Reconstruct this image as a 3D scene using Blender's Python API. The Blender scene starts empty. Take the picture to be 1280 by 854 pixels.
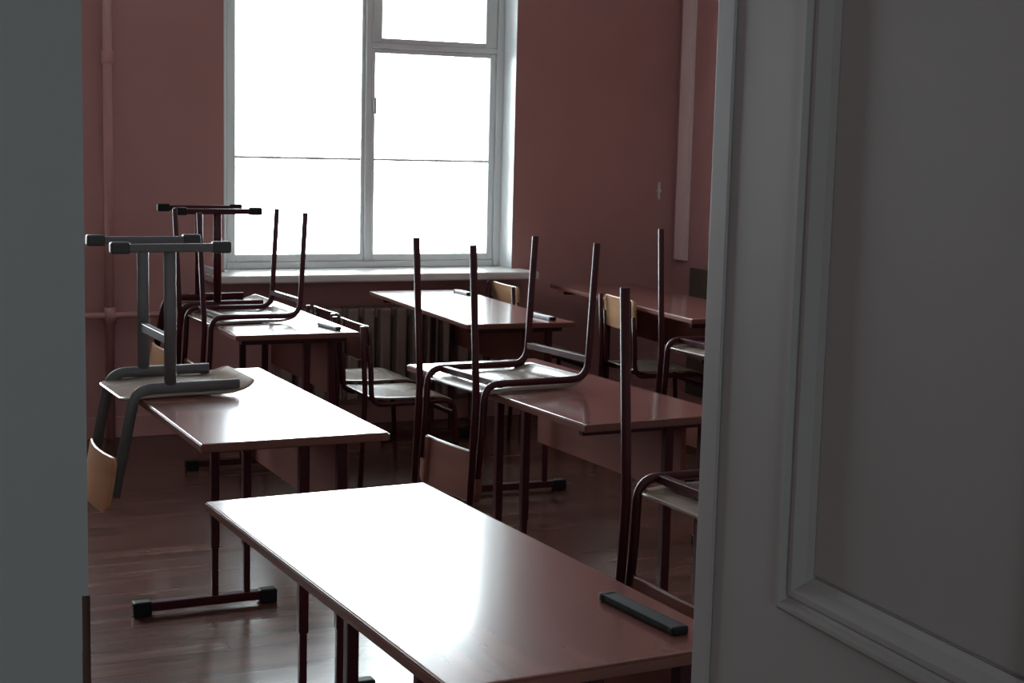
import bpy, bmesh, math, random
from mathutils import Vector, Matrix
random.seed(4)
scene = bpy.context.scene
C = scene.collection
PI = math.pi

# ------------------------------------------------------------------ camera
F_PX, YAW, PITCH, ROLL, CAM_H = 1890.59, 24.972, 7.382, -1.396, 1.510
def make_camera():
    y, p, r = math.radians(YAW), math.radians(PITCH), math.radians(ROLL)
    fwd = Vector((math.sin(y)*math.cos(p), math.cos(y)*math.cos(p), -math.sin(p)))
    rt = Vector((math.cos(y), -math.sin(y), 0))
    dn = fwd.cross(rt)
    R = math.cos(r)*rt + math.sin(r)*dn
    D = -math.sin(r)*rt + math.cos(r)*dn
    m = Matrix((( R.x, -D.x, -fwd.x, 0), (R.y, -D.y, -fwd.y, 0), (R.z, -D.z, -fwd.z, CAM_H), (0, 0, 0, 1)))
    cd = bpy.data.cameras.new('camera'); cd.sensor_fit = 'HORIZONTAL'; cd.sensor_width = 36
    cd.lens = F_PX*36/1280; cd.clip_start = 0.02
    co = bpy.data.objects.new('camera', cd); C.objects.link(co); co.matrix_world = m
    scene.camera = co
make_camera()

# ------------------------------------------------------------------ world (even overcast sky) and exposure
W = bpy.data.worlds.new('overcast_sky'); scene.world = W; W.use_nodes = True
bg = W.node_tree.nodes['Background']
bg.inputs['Color'].default_value = (0.90, 0.96, 1.0, 1)
bg.inputs['Strength'].default_value = 6.0
vs = scene.view_settings
vs.view_transform = 'Standard'; vs.look = 'None'; vs.gamma = 1; vs.use_curve_mapping = False
vs.exposure = 1.75
def portal(loc, rot, sx, sy):
    l = bpy.data.lights.new('window_portal', 'AREA'); l.shape = 'RECTANGLE'; l.size = sx; l.size_y = sy
    l.cycles.is_portal = True
    o = bpy.data.objects.new('window_portal', l); C.objects.link(o); o.location = loc; o.rotation_euler = rot
# room numbers
XL, XR, YF, YD, ZC = -2.6, 4.585, 7.65, 0.60, 3.25       # left, right, window wall, door wall, ceiling
YC = -2.2                                              # corridor's back wall
XC = -4.2                                              # corridor's blank end
W1 = (1.92, 3.55, 0.83, 2.80)                          # visible window opening: x0 x1 z0 z1
W2 = (-0.62, 1.01, 0.83, 2.80)                         # its twin further along the wall
WC = (-0.87, -0.18, 1.25, 1.90)                            # unseen corridor window added to light the doors: x0 x1 z0 z1
portal(((W1[0]+W1[1])/2, YF+0.26, (W1[2]+W1[3])/2), (-PI/2, 0, 0), W1[1]-W1[0], W1[3]-W1[2])
portal(((W2[0]+W2[1])/2, YF+0.26, (W2[2]+W2[3])/2), (-PI/2, 0, 0), W2[1]-W2[0], W2[3]-W2[2])
portal(((WC[0]+WC[1])/2, YC-0.18, (WC[2]+WC[3])/2), (PI/2, 0, 0), WC[1]-WC[0], WC[3]-WC[2])

# ------------------------------------------------------------------ materials
M = {}
def mat(name, col, rough=0.5, spec=0.5, metallic=0.0, var=None, coat=0.0, bump=None):
    """var=(scale vector, strength, second colour) adds procedural streaks; bump=(scale, strength)."""
    m = bpy.data.materials.new(name); m.use_nodes = True
    nt = m.node_tree; b = nt.nodes['Principled BSDF']
    b.inputs['Base Color'].default_value = (*col, 1); b.inputs['Roughness'].default_value = rough
    b.inputs['Specular IOR Level'].default_value = spec; b.inputs['Metallic'].default_value = metallic
    b.inputs['Coat Weight'].default_value = coat; b.inputs['Coat Roughness'].default_value = 0.12
    tc = nt.nodes.new('ShaderNodeTexCoord')
    if var:
        sc, detail, col2, lo, hi = var
        mp = nt.nodes.new('ShaderNodeMapping'); mp.inputs['Scale'].default_value = sc
        nt.links.new(tc.outputs['Object'], mp.inputs['Vector'])
        nz = nt.nodes.new('ShaderNodeTexNoise'); nz.inputs['Scale'].default_value = 1; nz.inputs['Detail'].default_value = detail
        nt.links.new(mp.outputs['Vector'], nz.inputs['Vector'])
        mr = nt.nodes.new('ShaderNodeMapRange'); mr.inputs['From Min'].default_value = lo; mr.inputs['From Max'].default_value = hi
        nt.links.new(nz.outputs['Fac'], mr.inputs['Value'])
        mx = nt.nodes.new('ShaderNodeMix'); mx.data_type = 'RGBA'
        mx.inputs['A'].default_value = (*col, 1); mx.inputs['B'].default_value = (*col2, 1)
        nt.links.new(mr.outputs['Result'], mx.inputs['Factor'])
        nt.links.new(mx.outputs['Result'], b.inputs['Base Color'])
    if bump:
        nz2 = nt.nodes.new('ShaderNodeTexNoise'); nz2.inputs['Scale'].default_value = bump[0]; nz2.inputs['Detail'].default_value = 3
        nt.links.new(tc.outputs['Object'], nz2.inputs['Vector'])
        bp = nt.nodes.new('ShaderNodeBump'); bp.inputs['Strength'].default_value = bump[1]; bp.inputs['Distance'].default_value = 0.002
        nt.links.new(nz2.outputs['Fac'], bp.inputs['Height']); nt.links.new(bp.outputs['Normal'], b.inputs['Normal'])
    M[name] = m
    return m
mat('wall_paint', (0.51, 0.270, 0.258), 0.55, 0.35, var=((1.3, 1.3, 1.3), 3, (0.46, 0.235, 0.222), 0.35, 0.7), bump=(28, 0.12))
mat('wall_paint_pipe', (0.56, 0.30, 0.28), 0.35, 0.5)
mat('ceiling_paint', (0.75, 0.74, 0.72), 0.8, 0.2)
mat('corridor_paint', (0.55, 0.56, 0.55), 0.7, 0.3)
mat('white_paint', (0.74, 0.76, 0.76), 0.35, 0.5, bump=(35, 0.10))
mat('door_paint', (0.37, 0.36, 0.355), 0.55, 0.25, var=((2, 2, 2), 2, (0.35, 0.34, 0.335), 0.3, 0.7), bump=(22, 0.20))
mat('sill_paint', (0.76, 0.74, 0.71), 0.25, 0.5)
mat('dark_slab', (0.105, 0.085, 0.068), 0.5, 0.4)
mat('trunking', (0.86, 0.68, 0.66), 0.45, 0.4)
mat('radiator_paint', (0.30, 0.215, 0.185), 0.4, 0.5)
mat('bare_wood', (0.05, 0.024, 0.017), 0.7, 0.2, var=((60, 60, 6), 3, (0.13, 0.07, 0.05), 0.45, 0.6))
mat('laminate', (0.31, 0.118, 0.095), 0.24, 0.5, var=((22, 1.6, 22), 4, (0.235, 0.086, 0.070), 0.35, 0.68), coat=1.0)
mat('edge_band', (0.17, 0.060, 0.044), 0.3, 0.5)
mat('panel_wood', (0.27, 0.085, 0.060), 0.4, 0.4, var=((16, 1.2, 16), 4, (0.21, 0.066, 0.046), 0.35, 0.68))
mat('maroon_paint', (0.055, 0.006, 0.011), 0.38, 0.28)
mat('black_plastic', (0.010, 0.010, 0.011), 0.55, 0.25)
mat('sleeve_paint', (0.020, 0.016, 0.018), 0.35, 0.5)
mat('grey_paint', (0.135, 0.138, 0.145), 0.38, 0.5)
mat('grey_plastic', (0.05, 0.05, 0.054), 0.45, 0.5)
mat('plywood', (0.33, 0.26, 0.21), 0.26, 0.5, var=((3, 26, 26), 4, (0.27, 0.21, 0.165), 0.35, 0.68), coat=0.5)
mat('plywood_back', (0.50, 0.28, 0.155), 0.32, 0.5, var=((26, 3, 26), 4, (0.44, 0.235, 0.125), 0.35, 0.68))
mat('brown_ply', (0.22, 0.085, 0.062), 0.30, 0.5, var=((26, 3, 26), 4, (0.17, 0.062, 0.046), 0.35, 0.68))
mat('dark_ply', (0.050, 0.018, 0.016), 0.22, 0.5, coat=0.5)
mat('steel', (0.5, 0.5, 0.5), 0.35, 0.5, 0.9)
mat('pale_plastic', (0.42, 0.47, 0.52), 0.35, 0.5)
# floor: worn wood-print linoleum
def floor_mat():
    m = bpy.data.materials.new('linoleum'); m.use_nodes = True; nt = m.node_tree; b = nt.nodes['Principled BSDF']
    tc = nt.nodes.new('ShaderNodeTexCoord')
    mp = nt.nodes.new('ShaderNodeMapping'); mp.inputs['Scale'].default_value = (1.2, 14, 1)
    nt.links.new(tc.outputs['Object'], mp.inputs['Vector'])
    nz = nt.nodes.new('ShaderNodeTexNoise'); nz.inputs['Scale'].default_value = 1; nz.inputs['Detail'].default_value = 5
    nt.links.new(mp.outputs['Vector'], nz.inputs['Vector'])
    br = nt.nodes.new('ShaderNodeTexBrick'); br.inputs['Scale'].default_value = 1
    br.inputs['Brick Width'].default_value = 1.1; br.inputs['Row Height'].default_value = 0.11; br.inputs['Mortar Size'].default_value = 0.002
    br.inputs['Color1'].default_value = (0.110, 0.050, 0.037, 1); br.inputs['Color2'].default_value = (0.088, 0.039, 0.029, 1)
    br.inputs['Mortar'].default_value = (0.07, 0.031, 0.023, 1)
    nt.links.new(tc.outputs['Object'], br.inputs['Vector'])
    mx = nt.nodes.new('ShaderNodeMix'); mx.data_type = 'RGBA'; mx.blend_type = 'MULTIPLY'
    cr = nt.nodes.new('ShaderNodeMapRange'); cr.inputs['From Min'].default_value = 0.3; cr.inputs['From Max'].default_value = 0.7
    cr.inputs['To Min'].default_value = 0.60; cr.inputs['To Max'].default_value = 1.45
    nt.links.new(nz.outputs['Fac'], cr.inputs['Value'])
    mx.inputs['Factor'].default_value = 1
    nt.links.new(br.outputs['Color'], mx.inputs['A']); nt.links.new(cr.outputs['Result'], mx.inputs['B'])
    nt.links.new(mx.outputs['Result'], b.inputs['Base Color'])
    mp2 = nt.nodes.new('ShaderNodeMapping'); mp2.inputs['Scale'].default_value = (0.9, 11, 1)
    nt.links.new(tc.outputs['Object'], mp2.inputs['Vector'])
    n2 = nt.nodes.new('ShaderNodeTexNoise'); n2.inputs['Scale'].default_value = 1.6; n2.inputs['Detail'].default_value = 4
    nt.links.new(mp2.outputs['Vector'], n2.inputs['Vector'])
    r2 = nt.nodes.new('ShaderNodeMapRange'); r2.inputs['From Min'].default_value = 0.25; r2.inputs['From Max'].default_value = 0.75
    r2.inputs['To Min'].default_value = 0.20; r2.inputs['To Max'].default_value = 0.29
    nt.links.new(n2.outputs['Fac'], r2.inputs['Value']); nt.links.new(r2.outputs['Result'], b.inputs['Roughness'])
    b.inputs['Specular IOR Level'].default_value = 0.27
    bp = nt.nodes.new('ShaderNodeBump'); bp.inputs['Strength'].default_value = 0.05; bp.inputs['Distance'].default_value = 0.004
    nt.links.new(n2.outputs['Fac'], bp.inputs['Height']); nt.links.new(bp.outputs['Normal'], b.inputs['Normal'])
    M['linoleum'] = m
floor_mat()
def glass_mat():
    m = bpy.data.materials.new('window_glass'); m.use_nodes = True; nt = m.node_tree
    for n in list(nt.nodes):
        if n.type != 'OUTPUT_MATERIAL': nt.nodes.remove(n)
    out = [n for n in nt.nodes if n.type == 'OUTPUT_MATERIAL'][0]
    tr = nt.nodes.new('ShaderNodeBsdfTransparent'); tr.inputs['Color'].default_value = (0.94, 0.97, 0.97, 1)
    gl = nt.nodes.new('ShaderNodeBsdfGlossy'); gl.inputs['Roughness'].default_value = 0.03
    fr = nt.nodes.new('ShaderNodeFresnel'); fr.inputs['IOR'].default_value = 1.45
    mx = nt.nodes.new('ShaderNodeMixShader')
    nt.links.new(fr.outputs['Fac'], mx.inputs['Fac']); nt.links.new(tr.outputs['BSDF'], mx.inputs[1]); nt.links.new(gl.outputs['BSDF'], mx.inputs[2])
    nt.links.new(mx.outputs['Shader'], out.inputs['Surface'])
    M['window_glass'] = m
glass_mat()

# ------------------------------------------------------------------ mesh helpers
def add_box(bm, x0, x1, y0, y1, z0, z1, bevel=0.0, seg=2):
    vs_ = [bm.verts.new(p) for p in ((x0,y0,z0),(x1,y0,z0),(x1,y1,z0),(x0,y1,z0),(x0,y0,z1),(x1,y0,z1),(x1,y1,z1),(x0,y1,z1))]
    fs = [bm.faces.new([vs_[i] for i in f]) for f in ((3,2,1,0),(4,5,6,7),(0,1,5,4),(1,2,6,5),(2,3,7,6),(3,0,4,7))]
    if bevel > 0:
        es = list({e for f in fs for e in f.edges})
        bmesh.ops.bevel(bm, geom=es, offset=bevel, segments=seg, affect='EDGES', profile=0.5)
    return bm
def fillet(pts, rad, seg=6):
    out = [Vector(pts[0])]
    for i in range(1, len(pts)-1):
        a, b, c = Vector(pts[i-1]), Vector(pts[i]), Vector(pts[i+1])
        u, v = (a-b).normalized(), (c-b).normalized()
        ang = u.angle(v)
        r = rad[i-1] if isinstance(rad, (list, tuple)) else rad
        d = min(r/math.tan(ang/2), (a-b).length*0.48, (c-b).length*0.48)
        p0, p1 = b+u*d, b+v*d
        for k in range(seg+1):
            t = k/seg
            out.append(p0*(1-t)**2 + b*2*t*(1-t) + p1*t*t)
    out.append(Vector(pts[-1]))
    return out
def add_tube(bm, path, rx, ry=None, n=10, up=Vector((0, 1, 0))):
    """Sweep an ellipse (rx in the bend plane, ry along 'up') along the path, with closed ends."""
    ry = ry or rx
    rings = []
    for i, p in enumerate(path):
        a = path[max(i-1, 0)]; b = path[min(i+1, len(path)-1)]
        t = (b-a).normalized()
        s = up - t*up.dot(t)
        if s.length < 1e-4: s = Vector((1, 0, 0)) - t*t.x
        s.normalize(); w = t.cross(s)
        rings.append([bm.verts.new(p + w*rx*math.cos(2*PI*k/n) + s*ry*math.sin(2*PI*k/n)) for k in range(n)])
    for a, b in zip(rings, rings[1:]):
        for k in range(n):
            f = bm.faces.new((a[k], a[(k+1) % n], b[(k+1) % n], b[k])); f.smooth = True
    bm.faces.new(list(reversed(rings[0]))); bm.faces.new(rings[-1])
    return bm
def add_sheet(bm, ha, hb, r, thick, fn, na=22, nb=14, edge=0.0025):
    """A bent board: rounded-corner outline in (a,b); fn(a,b,offset) places a point, offset runs through the thickness."""
    us = []
    for i in range(na+1): us.append(-math.cos(PI*i/na))
    layers = []
    for off, ins in ((0.0, edge), (edge, 0), (thick-edge, 0), (thick, edge)):
        grid = []
        for u in us:
            A = ha-ins; B = hb-ins
            a = u*A; d = max(0.0, abs(a)-(A-r)); w = B-r+math.sqrt(max(0, r*r-d*d))
            grid.append([bm.verts.new(fn(a, (2*j/nb-1)*w, off)) for j in range(nb+1)])
        layers.append(grid)
    def quads(g, flip):
        for i in range(na):
            for j in range(nb):
                q = (g[i][j], g[i+1][j], g[i+1][j+1], g[i][j+1])
                f = bm.faces.new(tuple(reversed(q)) if flip else q); f.smooth = True
    quads(layers[0], True); quads(layers[3], False)
    def rim(g):
        return [g[i][0] for i in range(na+1)] + [g[na][j] for j in range(1, nb+1)] + [g[i][nb] for i in range(na-1, -1, -1)] + [g[0][j] for j in range(nb-1, 0, -1)]
    for g, h in zip(layers, layers[1:]):
        a, b = rim(g), rim(h)
        for k in range(len(a)):
            k2 = (k+1) % len(a)
            try:
                f = bm.faces.new((a[k], a[k2], b[k2], b[k])); f.smooth = True
            except ValueError: pass
    return bm
def obj(name, bm, m, parent=None, loc=None):
    if isinstance(bm, bmesh.types.BMesh):
        bmesh.ops.remove_doubles(bm, verts=bm.verts, dist=1e-6)
        bmesh.ops.recalc_face_normals(bm, faces=bm.faces)
        me = bpy.data.meshes.new(name); bm.to_mesh(me); bm.free()
        me.materials.append(M[m])
    else:
        me = bm
    o = bpy.data.objects.new(name, me); C.objects.link(o)
    if parent: o.parent = parent
    if loc: o.location = loc
    return o
CACHE = {}
def part(key, name, m, parent, build, loc=None):
    """A part whose mesh is shared by every copy with the same key and material."""
    k = (key, m)
    if k not in CACHE:
        bm = bmesh.new(); build(bm)
        bmesh.ops.remove_doubles(bm, verts=bm.verts, dist=1e-6)
        bmesh.ops.recalc_face_normals(bm, faces=bm.faces)
        me = bpy.data.meshes.new(name); bm.to_mesh(me); bm.free(); me.materials.append(M[m]); CACHE[k] = me
    return obj(name, CACHE[k], m, parent, loc)
def box(name, m, dims, parent=None, bevel=0.0):
    bm = bmesh.new(); add_box(bm, *dims, bevel=bevel); return obj(name, bm, m, parent)
def tag(o, label, cat, group=None):
    o['label'] = label; o['category'] = cat
    if group: o['group'] = group
    return o
def struct(o, label=None, cat=None):
    o['kind'] = 'structure'
    if label: o['label'] = label
    if cat: o['category'] = cat
    return o
def empty(name, loc=(0, 0, 0), rot=(0, 0, 0)):
    o = bpy.data.objects.new(name, None); o.empty_display_size = 0.1; C.objects.link(o); o.location = loc; o.rotation_euler = rot
    return o

# ------------------------------------------------------------------ the shell
struct(box('floor', 'linoleum', (XC-0.2, XR+0.3, YC-0.2, YF+0.3, -0.08, 0)), 'brown wood-print linoleum floor of the classroom', 'floor')
struct(box('ceiling', 'ceiling_paint', (XC-0.2, XR+0.3, YC-0.2, YF+0.5, ZC, ZC+0.1)), 'plain white ceiling above the classroom', 'ceiling')
# window wall, built of slabs around its two openings
def holed_wall(name, m, x0, x1, y0, y1, z1, holes):
    bm = bmesh.new(); x = x0
    for (a, b, c, d) in holes:
        add_box(bm, x, a, y0, y1, 0, z1)
        if c > 0: add_box(bm, a, b, y0, y1, 0, c)
        add_box(bm, a, b, y0, y1, d, z1)
        x = b
    add_box(bm, x, x1, y0, y1, 0, z1)
    return obj(name, bm, m)
struct(holed_wall('wall_back', 'wall_paint', XL-0.2, XR+0.2, YF, YF+0.25, ZC, [(W2[0], W2[1], W2[2]-0.03, W2[3]), (W1[0], W1[1], W1[2]-0.03, W1[3])]), 'salmon pink painted wall around the bright window', 'wall')
struct(box('wall_right', 'wall_paint', (XR, XR+0.2, YD+0.12, YF, 0, ZC)), 'salmon pink side wall beside the window corner', 'wall')
struct(box('wall_left', 'wall_paint', (XL-0.2, XL, YD+0.12, YF, 0, ZC)), 'salmon pink side wall at the rear of the classroom', 'wall')
DX0, DX1, DZ = -0.56, 0.815, 2.12
struct(holed_wall('wall_front', 'corridor_paint', XC, XR+0.2, YD, YD+0.12, ZC, [(DX0-0.06, DX1+0.06, 0, DZ+0.06)]), 'wall with the double door between corridor and classroom', 'wall')
struct(holed_wall('wall_corridor', 'corridor_paint', XC, XR+0.2, YC-0.15, YC, ZC, [WC]), 'plain grey corridor wall with a small added window', 'wall')
struct(box('wall_corridor_end', 'corridor_paint', (XC-0.15, XC, YC-0.15, YD+0.12, 0, ZC)), 'blank grey corridor end wall', 'wall')
struct(box('wall_corridor_far', 'corridor_paint', (XR+0.0, XR+0.2, YC, YD, 0, ZC)), 'blank grey wall closing the corridor', 'wall')
struct(box('baseboard_back', 'wall_paint_pipe', (XL, XR, YF-0.02, YF, 0, 0.11), bevel=0.003), 'painted baseboard under the window wall', 'baseboard')
struct(box('baseboard_right', 'wall_paint_pipe', (XR-0.02, XR, YD+0.12, YF-0.02, 0, 0.11), bevel=0.003), 'painted baseboard along the side wall', 'baseboard')
struct(box('trim_1', 'dark_slab', (XR-0.018, XR, 4.6, 7.42, 0.112, 0.840), bevel=0.003), 'dark dado board low on the side wall', 'slab')  # thin piece in one dark tone along the lower side wall
# door frame
bm = bmesh.new()
add_box(bm, DX0-0.06, DX0, YD-0.02, YD+0.14, 0, DZ+0.06, 0.004); add_box(bm, DX1, DX1+0.06, YD-0.02, YD+0.14, 0, DZ+0.06, 0.004)
add_box(bm, DX0, DX1, YD-0.02, YD+0.14, DZ, DZ+0.06, 0.004)
struct(obj('trim_2', bm, 'door_paint'), 'grey white frame around the double door', 'door frame')

# ------------------------------------------------------------------ windows
def make_window(name, ox, label, wz=W1, yw=YF+0.16, latch=True):
    """ox shifts the visible window's layout along the wall."""
    r = empty(name, (0, 0, 0)); struct(r, label, 'window')
    x0, x1, z0, z1 = wz[0], wz[1], wz[2], wz[3]
    d = ox
    def fr(nm, a, b, c, e, y0=0.0, y1=0.07, m='white_paint', bev=0.006):
        return box(nm, m, (a+d, b+d, yw+y0, yw+y1, c, e), r, bev)
    # fixed frame
    fr('frame', x0, x0+0.055, z0, z1, 0.0, 0.075); fr('frame', x1-0.045, x1, z0, z1, 0.0, 0.075)
    fr('frame', x0+0.055, x1-0.045, z0, z0+0.035, 0.0, 0.075); fr('frame', x0+0.055, x1-0.045, z1-0.05, z1, 0.0, 0.075)
    fr('mullion', 2.735, 2.772, z0+0.035, z1-0.05, 0.0, 0.075)
    # left casement, one tall light with a thin bar
    L0, L1 = x0+0.055, 2.735
    s = fr('sash', L0, L0+0.052, z0+0.035, z1-0.05, 0.012, 0.062)
    fr('sash_rail', L0+0.052, L1-0.012, z0+0.035, z0+0.075, 0.012, 0.062); fr('sash_rail', L0+0.052, L1-0.012, z1-0.10, z1-0.05, 0.012, 0.062)
    fr('sash', L1-0.020, L1, z0+0.035, z1-0.05, 0.012, 0.062)
    fr('glazing_bar', L0+0.052, L1-0.012, 1.410, 1.423, 0.03, 0.045, bev=0.002)
    fr('pane', L0+0.045, L1-0.005, z0+0.07, 1.416, 0.036, 0.040, 'window_glass', 0); fr('pane', L0+0.045, L1-0.005, 1.416, z1-0.09, 0.036, 0.040, 'window_glass', 0)
    # right side: small vent light over a two-pane casement
    R0, R1 = 2.772, x1-0.045
    fr('transom', R0, R1, 2.012, 2.042, 0.0, 0.075)
    fr('sash', R0, R0+0.022, z0+0.035, 2.012, 0.012, 0.062); fr('sash', R1-0.035, R1, z0+0.035, 2.012, 0.012, 0.062)
    fr('sash_rail', R0+0.022, R1-0.035, z0+0.035, z0+0.072, 0.012, 0.062); fr('sash_rail', R0+0.022, R1-0.035, 1.987, 2.012, 0.012, 0.062)
    fr('glazing_bar', R0+0.022, R1-0.035, 1.410, 1.423, 0.03, 0.045, bev=0.002)
    fr('pane', R0+0.016, R1-0.030, z0+0.066, 1.416, 0.036, 0.040, 'window_glass', 0); fr('pane', R0+0.016, R1-0.030, 1.416, 1.996, 0.036, 0.040, 'window_glass', 0)
    fr('vent_sash', R0, R0+0.058, 2.042, z1-0.05, 0.006, 0.066); fr('vent_sash', R1-0.068, R1, 2.042, z1-0.05, 0.006, 0.066)
    fr('vent_rail', R0+0.058, R1-0.068, 2.042, 2.068, 0.006, 0.066); fr('vent_rail', R0+0.058, R1-0.068, z1-0.10, z1-0.05, 0.006, 0.066)
    fr('pane', R0+0.052, R1-0.062, 2.062, z1-0.094, 0.036, 0.040, 'window_glass', 0)
    if latch:
        la = fr('latch', R0+0.002, R0+0.022, 1.66, 1.75, -0.014, 0.012, bev=0.005)
    # sill board running past the opening
    fx0, fx1 = x0-0.10+d, x1+0.060+d
    bm2 = bmesh.new()
    add_box(bm2, fx0, fx1, YF-0.235, YF-0.0005, z0-0.042, z0, 0.010, 3)
    add_box(bm2, x0+d+0.001, x1+d-0.001, YF-0.012, yw+0.09, z0-0.028, z0-0.0004)
    obj('sill', bm2, 'sill_paint', r)
    for a, b, c, e in ((x0, x0+0.004, z0, z1), (x1-0.004, x1, z0, z1), (x0+0.004, x1-0.004, z1-0.004, z1)):
        box('reveal', 'white_paint', (a+d, b+d, YF-0.001, yw+0.0, c, e), r)
    return r
make_window('window_1', 0, 'tall white framed window with a small vent light, blown out by daylight')
make_window('window_2', W2[0]-W1[0], 'matching white window further along the same wall', latch=False)
# unseen corridor window, added and sized to light the door leaves
r = struct(empty('window_fill'), 'small unseen white corridor window added to light the doors', 'window')
xm = (WC[0]+WC[1])/2
for a, b, c, d in ((WC[0], WC[0]+0.05, WC[2], WC[3]), (WC[1]-0.05, WC[1], WC[2], WC[3]), (WC[0]+0.05, WC[1]-0.05, WC[2], WC[2]+0.05),
                   (WC[0]+0.05, WC[1]-0.05, WC[3]-0.05, WC[3]), (xm-0.025, xm+0.025, WC[2]+0.05, WC[3]-0.05)):
    box('frame', 'white_paint', (a, b, YC-0.10, YC-0.05, c, d), r, 0.004)
box('pane', 'window_glass', (WC[0]+0.04, xm, YC-0.077, YC-0.073, WC[2]+0.04, WC[3]-0.04), r)
box('pane', 'window_glass', (xm, WC[1]-0.04, YC-0.077, YC-0.073, WC[2]+0.04, WC[3]-0.04), r)

# ------------------------------------------------------------------ the double door
def add_moulding(bm, x0, x1, z0, z1, prof):
    """Mitred picture-frame moulding on the plane y=0; prof = (inset, proud) with proud towards -y."""
    loops = []
    for ins, pr in prof:
        loops.append([bm.verts.new((x, -pr, z)) for x, z in ((x0+ins, z0+ins), (x1-ins, z0+ins), (x1-ins, z1-ins), (x0+ins, z1-ins))])
    for a, b in zip(loops, loops[1:]):
        for k in range(4):
            bm.faces.new((a[k], a[(k+1) % 4], b[(k+1) % 4], b[k]))
PROF = ((0.0, -0.001), (0.0, 0.005), (0.004, 0.009), (0.008, 0.009), (0.011, 0.004), (0.014, 0.003), (0.017, 0.006), (0.022, 0.006), (0.030, -0.003), (0.036, -0.0065), (0.036, -0.010))
def make_leaf(name, width, label, panels, th=0.042):
    """Leaf in its own frame: x from hinge 0 to the free edge, face at y=0 looking to -y, thickness to +y."""
    r = empty(name); struct(r, label, 'door')
    px0, px1 = panels
    rows = ((0.26, 0.97), (1.118, 1.96))
    H = 2.10
    bm = bmesh.new()
    add_box(bm, 0, px0, 0, th, 0.012, H); obj('stile', bm, 'door_paint', r)
    bm = bmesh.new(); add_box(bm, px1, width, 0, th, 0.012, H); obj('stile', bm, 'door_paint', r)
    zz = 0.012
    for a, b in rows + ((H, H),):
        bm = bmesh.new(); add_box(bm, px0, px1, 0.0, th, zz, a); obj('rail', bm, 'door_paint', r); zz = b
    for a, b in rows:
        bm = bmesh.new(); add_box(bm, px0, px1, 0.0085, th-0.0085, a, b)
        p = obj('panel', bm, 'door_paint', r)
        bm = bmesh.new(); add_moulding(bm, px0, px1, a, b, PROF); obj('moulding', bm, 'door_paint', p)
        bm = bmesh.new(); add_box(bm, px0+0.036, px1-0.036, 0.0065, 0.0086, a+0.038, b-0.038, 0.0015); obj('raised_field', bm, 'door_paint', p)
    return r
ang = math.atan2(0.6, 0.033)
d1 = make_leaf('door_1', 0.603, 'open grey white panelled door leaf with a double ridged moulding', (0.112, 0.4535))
d1.location = (0.730, 0.600, 0); d1.rotation_euler = (0, 0, ang)
# mirrored so that the panelled face looks to the left of the leaf's direction
d1.scale = (1, -1, 1)
box('edge_bead', 'door_paint', (0.572, 0.6035, -0.0035, 0.0, 0.012, 2.10), d1, 0.0015)
for z in (0.25, 1.85):
    bm = bmesh.new(); add_tube(bm, [Vector((-0.004, 0.047, z-0.05)), Vector((-0.004, 0.047, z+0.05))], 0.007); obj('hinge', bm, 'steel', d1)
d2 = make_leaf('door_2', 0.640, 'closed plain grey door leaf with a chipped bare wood edge', (0.15, 0.49))
d2.location = (-0.544, 0.600, 0)
bm = bmesh.new()
z = 1.328
while z > 0.86:                                           # paint worn off beside the lock: ragged strip of bare wood
    h = random.uniform(0.014, 0.05); w = random.uniform(0.0025, 0.0050)
    add_box(bm, 0.6402-w, 0.6405, -0.0006, 0.010, z-h, z); z -= h
obj('worn_edge', bm, 'bare_wood', d2)

# ------------------------------------------------------------------ pipes, radiator, wall bits
hp = empty('heating_pipe', (1.335, YF-0.05, 0)); tag(hp, 'pink painted heating riser pipe on the wall left of the window', 'pipe')
bm = bmesh.new(); add_tube(bm, [Vector((0, 0, 0)), Vector((0, 0, ZC))], 0.022, n=16); obj('riser', bm, 'wall_paint_pipe', hp)
bm = bmesh.new(); add_tube(bm, [Vector((0, 0, 1.86)), Vector((0, 0, 1.875)), Vector((0, 0, 1.905)), Vector((0, 0, 1.92))], 0.031, n=8); obj('coupling', bm, 'wall_paint_pipe', hp)
bm = bmesh.new(); add_tube(bm, [Vector((-0.9, 0, 0.625)), Vector((0.80, 0, 0.625))], 0.016, n=12, up=Vector((0, 0, 1))); obj('branch', bm, 'wall_paint_pipe', hp)
bm = bmesh.new(); add_tube(bm, [Vector((0, 0, 0.585)), Vector((0, 0, 0.665))], 0.030, n=8); obj('tee', bm, 'wall_paint_pipe', hp)
for z in (0.3, 2.4):
    box('bracket', 'wall_paint_pipe', (-0.028, 0.028, 0.0, 0.05, z-0.012, z+0.012), hp, 0.002)
ra = empty('radiator', (2.16, YF-0.10, 0)); tag(ra, 'cast iron sectional radiator below the window sill', 'radiator')
def section(bm):
    for yy in (-0.055, 0.0, 0.055):
        add_box(bm, 0.014, 0.076, yy-0.021, yy+0.021, 0.155, 0.645, 0.014, 2)
    for zz in (0.185, 0.615):
        add_box(bm, 0.0, 0.090, -0.030, 0.030, zz-0.028, zz+0.028, 0.010, 2)
for k in range(14):
    part('radiator_section', 'section', 'radiator_paint', ra, section, (k*0.090, 0, 0))
for k in (1, 12):
    box('foot', 'radiator_paint', (k*0.09+0.03, k*0.09+0.06, -0.03, 0.03, 0, 0.16), ra, 0.004)
ct = empty('cable_trunking', (XR, 0, 0)); tag(ct, 'pale pink plastic trunking strip running down the side wall beside the corner', 'trunking')
box('base', 'trunking', (-0.012, 0.0, 7.470, 7.600, 0.875, 3.2), ct, 0.003)
box('cover', 'trunking', (-0.024, -0.012, 7.476, 7.594, 0.875, 3.2), ct, 0.005)
hk = empty('wall_strip', (4.478, YF, 1.27)); tag(hk, 'short thin white plastic strip fixed on the pink wall', 'wall strip')
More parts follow.
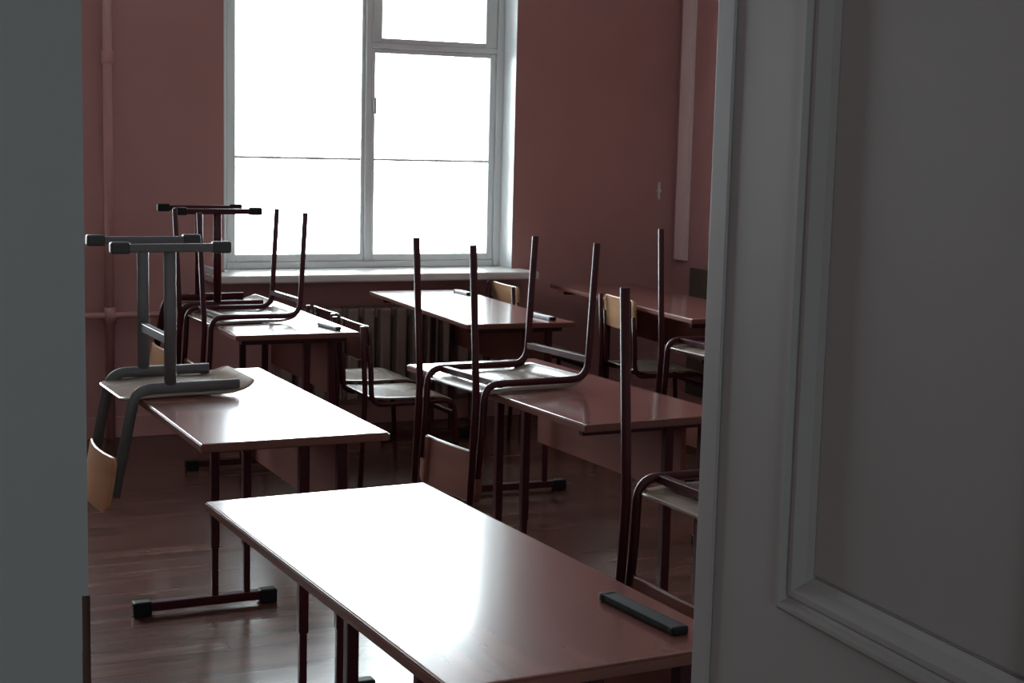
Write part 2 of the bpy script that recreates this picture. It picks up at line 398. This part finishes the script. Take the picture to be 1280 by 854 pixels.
box('strip', 'white_paint', (-0.006, 0.006, -0.012, 0.0, -0.05, 0.05), hk, 0.002)
box('clip', 'white_paint', (-0.010, 0.010, -0.015, 0.0, -0.008, 0.008), hk, 0.002)

# ------------------------------------------------------------------ desks
TOP = 0.76
def make_desk(x, y, rz, L, label, posts=(0.060, 0.165), inset=0.10, foot=(-0.205, 0.265), near_posts=None):
    r = empty('school_desk', (x, y, 0), (0, 0, math.radians(rz)))
    tag(r, label, 'desk', 'double school desks')
    h = L/2
    def top(bm): add_box(bm, -0.247, 0.247, -h+0.003, h-0.003, TOP-0.022, TOP, 0.004, 3)
    part(('top', L), 'tabletop', 'laminate', r, top)
    def band(bm):
        z0, z1 = TOP-0.0215, TOP-0.0012
        o = [(-0.25, -h), (0.25, -h), (0.25, h), (-0.25, h)]; i_ = [(-0.2455, -h+0.0045), (0.2455, -h+0.0045), (0.2455, h-0.0045), (-0.2455, h-0.0045)]
        vo0 = [bm.verts.new((*p, z0)) for p in o]; vo1 = [bm.verts.new((*p, z1)) for p in o]
        vi0 = [bm.verts.new((*p, z0)) for p in i_]; vi1 = [bm.verts.new((*p, z1)) for p in i_]
        for k in range(4):
            n = (k+1) % 4
            bm.faces.new((vo0[k], vo0[n], vo1[n], vo1[k])); bm.faces.new((vo1[k], vo1[n], vi1[n], vi1[k]))
            bm.faces.new((vi1[k], vi1[n], vi0[n], vi0[k])); bm.faces.new((vi0[k], vi0[n], vo0[n], vo0[k]))
        es = [e for e in bm.edges if all(v in vo0+vo1 for v in e.verts)]
        bmesh.ops.bevel(bm, geom=es, offset=0.003, segments=2, affect='EDGES')
    part(('band', L), 'edge_band', 'edge_band', r, band)
    yi = h-inset
    px = posts[1]
    def panel(bm): add_box(bm, px+0.013, px+0.029, -yi+0.02, yi-0.02, 0.49, TOP-0.026, 0.002)
    part(('panel', L, px), 'modesty_panel', 'panel_wood', r, panel)
    for s in (-1, 1):
        yy = s*yi
        def footbar(bm): add_box(bm, foot[0]+0.02, foot[1]-0.02, -0.0175, 0.0175, 0.014, 0.044, 0.004)
        f = part(('foot', foot), 'foot', 'maroon_paint', r, footbar, (0, yy, 0))
        def cap(bm): add_box(bm, -0.03, 0.03, -0.021, 0.021, 0.0, 0.048, 0.007, 3)
        for cx in (foot[0]+0.03, foot[1]-0.03):
            part('cap', 'end_cap', 'black_plastic', f, cap, (cx, 0, 0))
        for p in (near_posts or posts) if s < 0 else posts:
            def leg(bm): add_box(bm, -0.0105, 0.0105, -0.0105, 0.0105, 0.040, TOP-0.03, 0.003)
            lg = part('leg', 'leg', 'maroon_paint', r, leg, (p, yy, 0))
            def sleeve(bm): add_box(bm, -0.0135, 0.0135, -0.0135, 0.0135, 0.20, TOP-0.028, 0.003)
            part('sleeve', 'sleeve', 'maroon_paint', lg, sleeve)
        def bracket(bm): add_box(bm, -0.205, 0.225, -0.0125, 0.0125, TOP-0.050, TOP-0.022, 0.003)
        part('bracket', 'top_bracket', 'maroon_paint', r, bracket, (0, yy, 0))
    def rail(bm): add_box(bm, -0.0125, 0.0125, -yi+0.012, yi-0.012, TOP-0.052, TOP-0.024, 0.003)
    part(('rail', L), 'long_rail', 'maroon_paint', r, rail, (-0.10, 0, 0))
    return r
make_desk(1.005, 2.469, 2.7, 1.2, 'double desk bearing a black pencil tray, closest to the panelled door', posts=(0.040, 0.205))
make_desk(1.098, 4.246, 0.8, 1.2, 'double desk with the grey chair turned over on it', inset=0.140)
make_desk(1.723, 6.266, -0.3, 1.2, 'double desk carrying two upturned maroon chairs beneath the window')
make_desk(2.115, 4.199, 3.0, 1.2, 'double desk in mid room with a single maroon tube chair turned over on it', near_posts=(0.088, 0.212))
make_desk(2.778, 6.506, -3.1, 1.45, 'longer clear desk by the window, two standing chairs at its side')
make_desk(3.870, 6.57, -4.3, 1.70, 'long bare desk beside the side wall corner with pale chair backs')
make_desk(3.250, 4.320, 2.0, 1.2, 'desk mostly behind the open door, its foot seen past the mid desk')
make_desk(2.130, 2.345, 2.0, 1.2, 'desk behind the open door, under the upturned chair next to the first desk')

# ------------------------------------------------------------------ chairs
SEAT = 0.45
def seat_fn(x0=0.0):
    def fn(a, b, off):
        z = 0.0
        if a > 0.10: z -= 0.30*(a-0.10)**2/0.1                   # waterfall front
        if a < -0.06: z += 0.04*(a+0.06)**2/0.1
        z -= 0.010*(1-(b/0.19)**2)*max(0, 1-abs(a)/0.17)
        return Vector((x0+a, b, SEAT-0.009+z+off))
    return fn
def build_seat(bm): add_sheet(bm, 0.19, 0.182, 0.035, 0.009, seat_fn(0.01))
def make_tube_chair(loc, rz, label, back='brown_ply', upturned=False, group='tube frame chairs', hw=0.178, low=0.0):
    r = empty('school_chair', loc, (PI if upturned else 0, 0, 0))
    r.rotation_mode = 'XYZ'
    if upturned:
        r.rotation_euler = (PI, 0, math.radians(rz))
    else:
        r.rotation_euler = (0, 0, math.radians(rz))
    tag(r, label, 'chair', group)
    zr = SEAT-0.024
    def side(bm):
        path = fillet([(0.222, 0, 0.0), (0.199, 0, zr), (-0.176, 0, zr-0.004), (-0.181, 0, 0.56), (-0.192, 0, 0.71-low)], [0.06, 0.055, 0.3], 7)
        add_tube(bm, path, 0.011, n=12)
    def rear(bm):
        path = fillet([(-0.226, 0, 0.0), (-0.205, 0, 0.46), (-0.220, 0, 0.79-low)], [0.8], 6)
        add_tube(bm, path, 0.011, n=12)
    for s in (-1, 1):
        sf = part(('side', low), 'side_frame', 'maroon_paint', r, side, (0, s*hw, 0))
        lg = part(('rear', low), 'leg', 'maroon_paint', r, rear, (0, s*hw, 0))
    def cross(bm): add_box(bm, -0.010, 0.010, -hw, hw, -0.010, 0.010, 0.002)
    part(('cross', hw), 'crossbar', 'maroon_paint', r, cross, (0.204, 0, SEAT-0.085))
    part(('cross', hw), 'crossbar', 'maroon_paint', r, cross, (-0.120, 0, zr))
    part('seat', 'seat', 'plywood', r, build_seat)
    def backrest(bm):
        def fn(a, b, off):
            t = (a+0.08)/0.16
            return Vector((-0.197-0.010*t+off+0.25*(b*b), b, 0.712-low+a))
        add_sheet(bm, 0.078, 0.188, 0.03, 0.013, fn, na=14, nb=16)
    part(('backrest', low), 'backrest', back, r, backrest)
    return r
def make_t_chair(loc, rz, label, frame, cap_m, upturned=True, back='plywood_back', hw=0.165, half=0.166, rb=-0.105):
    r = empty('school_chair', loc); tag(r, label, 'chair', 'single post chairs')
    r.rotation_euler = (PI if upturned else 0, 0, math.radians(rz))
    def footbar(bm): add_box(bm, -half, half, -0.0125, 0.0125, 0.006, 0.030, 0.004)
    def cap(bm): add_box(bm, -0.028, 0.028, -0.0155, 0.0155, 0.0, 0.034, 0.006, 2)
    def upright(bm): add_tube(bm, [Vector((0, 0, 0.024)), Vector((0, 0, SEAT-0.036))], 0.018, 0.010, n=14)
    def rail(bm):
        path = fillet([(0.20, 0, SEAT-0.028), (rb, 0, SEAT-0.026), (rb-0.062, 0, 0.735)], [0.06], 8)
        add_tube(bm, path, 0.0165, 0.010, n=12)
    for s in (-1, 1):
        f = part(('tfoot', half), 'foot', frame, r, footbar, (0, s*hw, 0))
        for cx in (-half+0.02, half-0.02): part('tcap', 'end_cap', cap_m, f, cap, (cx, 0, 0))
        part('upright', 'upright', frame, r, upright, (-0.004, s*hw, 0))
        part(('rail_t', rb), 'seat_rail', frame, r, rail, (0, s*hw, 0))
    def cross(bm): add_box(bm, -0.010, 0.010, -hw, hw, -0.014, 0.014, 0.003)
    part(('tcross', hw), 'crossbar', frame, r, cross, (-0.004, 0, SEAT-0.165))
    part('seat_t', 'seat', 'plywood', r, lambda bm: add_sheet(bm, 0.20, 0.172, 0.035, 0.009, seat_fn(0.055)))
    def backrest(bm):
        def fn(a, b, off):
            t = (a+0.1)/0.2
            return Vector((rb-0.075-0.034*t+off+0.6*(b*b), b, 0.70+a))
        add_sheet(bm, 0.080, 0.180, 0.03, 0.009, fn, na=14, nb=16)
    part(('backrest_t', rb), 'backrest', back, r, backrest)
    return r
UP = TOP+SEAT+0.004          # height of the empty of a chair lying seat-down on a desk
make_t_chair((0.930, 4.50, UP), 2.0, 'grey metal single post chair turned over on a desk, pale wood backrest hanging', 'grey_paint', 'grey_plastic')
make_t_chair((1.605, 6.66, UP), 0.5, 'maroon single post chair turned over, nearer the window on its shared desk', 'maroon_paint', 'black_plastic', half=0.185, rb=-0.155)
make_tube_chair((1.625, 6.20, UP), 3.0, 'maroon tube chair turned over, beside the single post chair on the same desk', upturned=True)
make_tube_chair((1.985, 4.32, UP), 7.0, 'maroon tube chair turned over alone on the mid room desk, brown backrest hanging', upturned=True)
make_tube_chair((3.130, 4.75, UP), 3.0, 'upturned tube chair partly hidden by the open door, rear leg before the pink wall', upturned=True)
make_tube_chair((1.812, 2.655, UP), 2.0, 'upturned tube chair cut off by the open door, right beside the first desk', upturned=True)
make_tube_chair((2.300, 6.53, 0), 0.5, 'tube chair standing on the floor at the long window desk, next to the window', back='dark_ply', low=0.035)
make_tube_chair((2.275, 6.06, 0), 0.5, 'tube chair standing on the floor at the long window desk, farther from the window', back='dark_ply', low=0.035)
make_tube_chair((3.490, 7.17, 0), -3.0, 'standing chair with pale rounded wood backrest, between window desk and corner desk', back='plywood_back')
make_tube_chair((3.765, 6.42, 0), -6.0, 'standing chair with pale yellow wood backrest tucked under the corner desk', back='plywood_back')

# ------------------------------------------------------------------ pencil trays on the desks
def make_tray(p0, p1, z, w, m, label, cat='pencil tray', cap_m=None):
    a, b = Vector(p0), Vector(p1); L = (b-a).length; c = (a+b)/2
    r = empty('pencil_tray', (c.x, c.y, z), (0, 0, math.atan2(b.y-a.y, b.x-a.x))); tag(r, label, cat, 'pencil trays on the desks')
    bm = bmesh.new(); add_box(bm, -L/2, L/2, -w/2, w/2, 0.0, 0.0135, 0.005, 3); obj('body', bm, m, r)
    bm = bmesh.new(); add_box(bm, -L/2+0.008, L/2-0.008, -w/2, -w/2+0.005, 0.009, 0.014, 0.002); obj('rim', bm, m, r)
    bm = bmesh.new(); add_box(bm, -L/2+0.008, L/2-0.008, w/2-0.005, w/2, 0.009, 0.014, 0.002); obj('rim', bm, m, r)
    bm = bmesh.new(); add_box(bm, -L/2-0.002, -L/2+0.012, -w/2-0.001, w/2+0.001, 0.0, 0.0145, 0.004, 2); obj('end_cap', bm, cap_m or m, r)
    bm = bmesh.new(); add_box(bm, L/2-0.012, L/2+0.002, -w/2-0.001, w/2+0.001, 0.0, 0.0145, 0.004, 2); obj('end_cap', bm, cap_m or m, r)
make_tray((1.190, 2.155), (1.208, 1.948), TOP, 0.030, 'black_plastic', 'long black plastic pencil tray on the first desk beside the door')
make_tray((2.905, 6.060), (2.918, 5.850), TOP, 0.030, 'pale_plastic', 'pale pencil tray on the window desk, at its end away from the window', cap_m='black_plastic')
make_tray((2.985, 7.10), (2.992, 6.94), TOP, 0.030, 'pale_plastic', 'pale pencil tray on the window desk, at its window end', cap_m='black_plastic')
make_tray((1.880, 5.905), (1.905, 5.735), TOP, 0.022, 'sleeve_paint', 'thin dark pencil tray on the two chair desk, at its end away from the window')
make_tray((1.850, 6.83), (1.875, 6.70), TOP, 0.016, 'sleeve_paint', 'thin dark pencil tray on the two chair desk, at its window end')
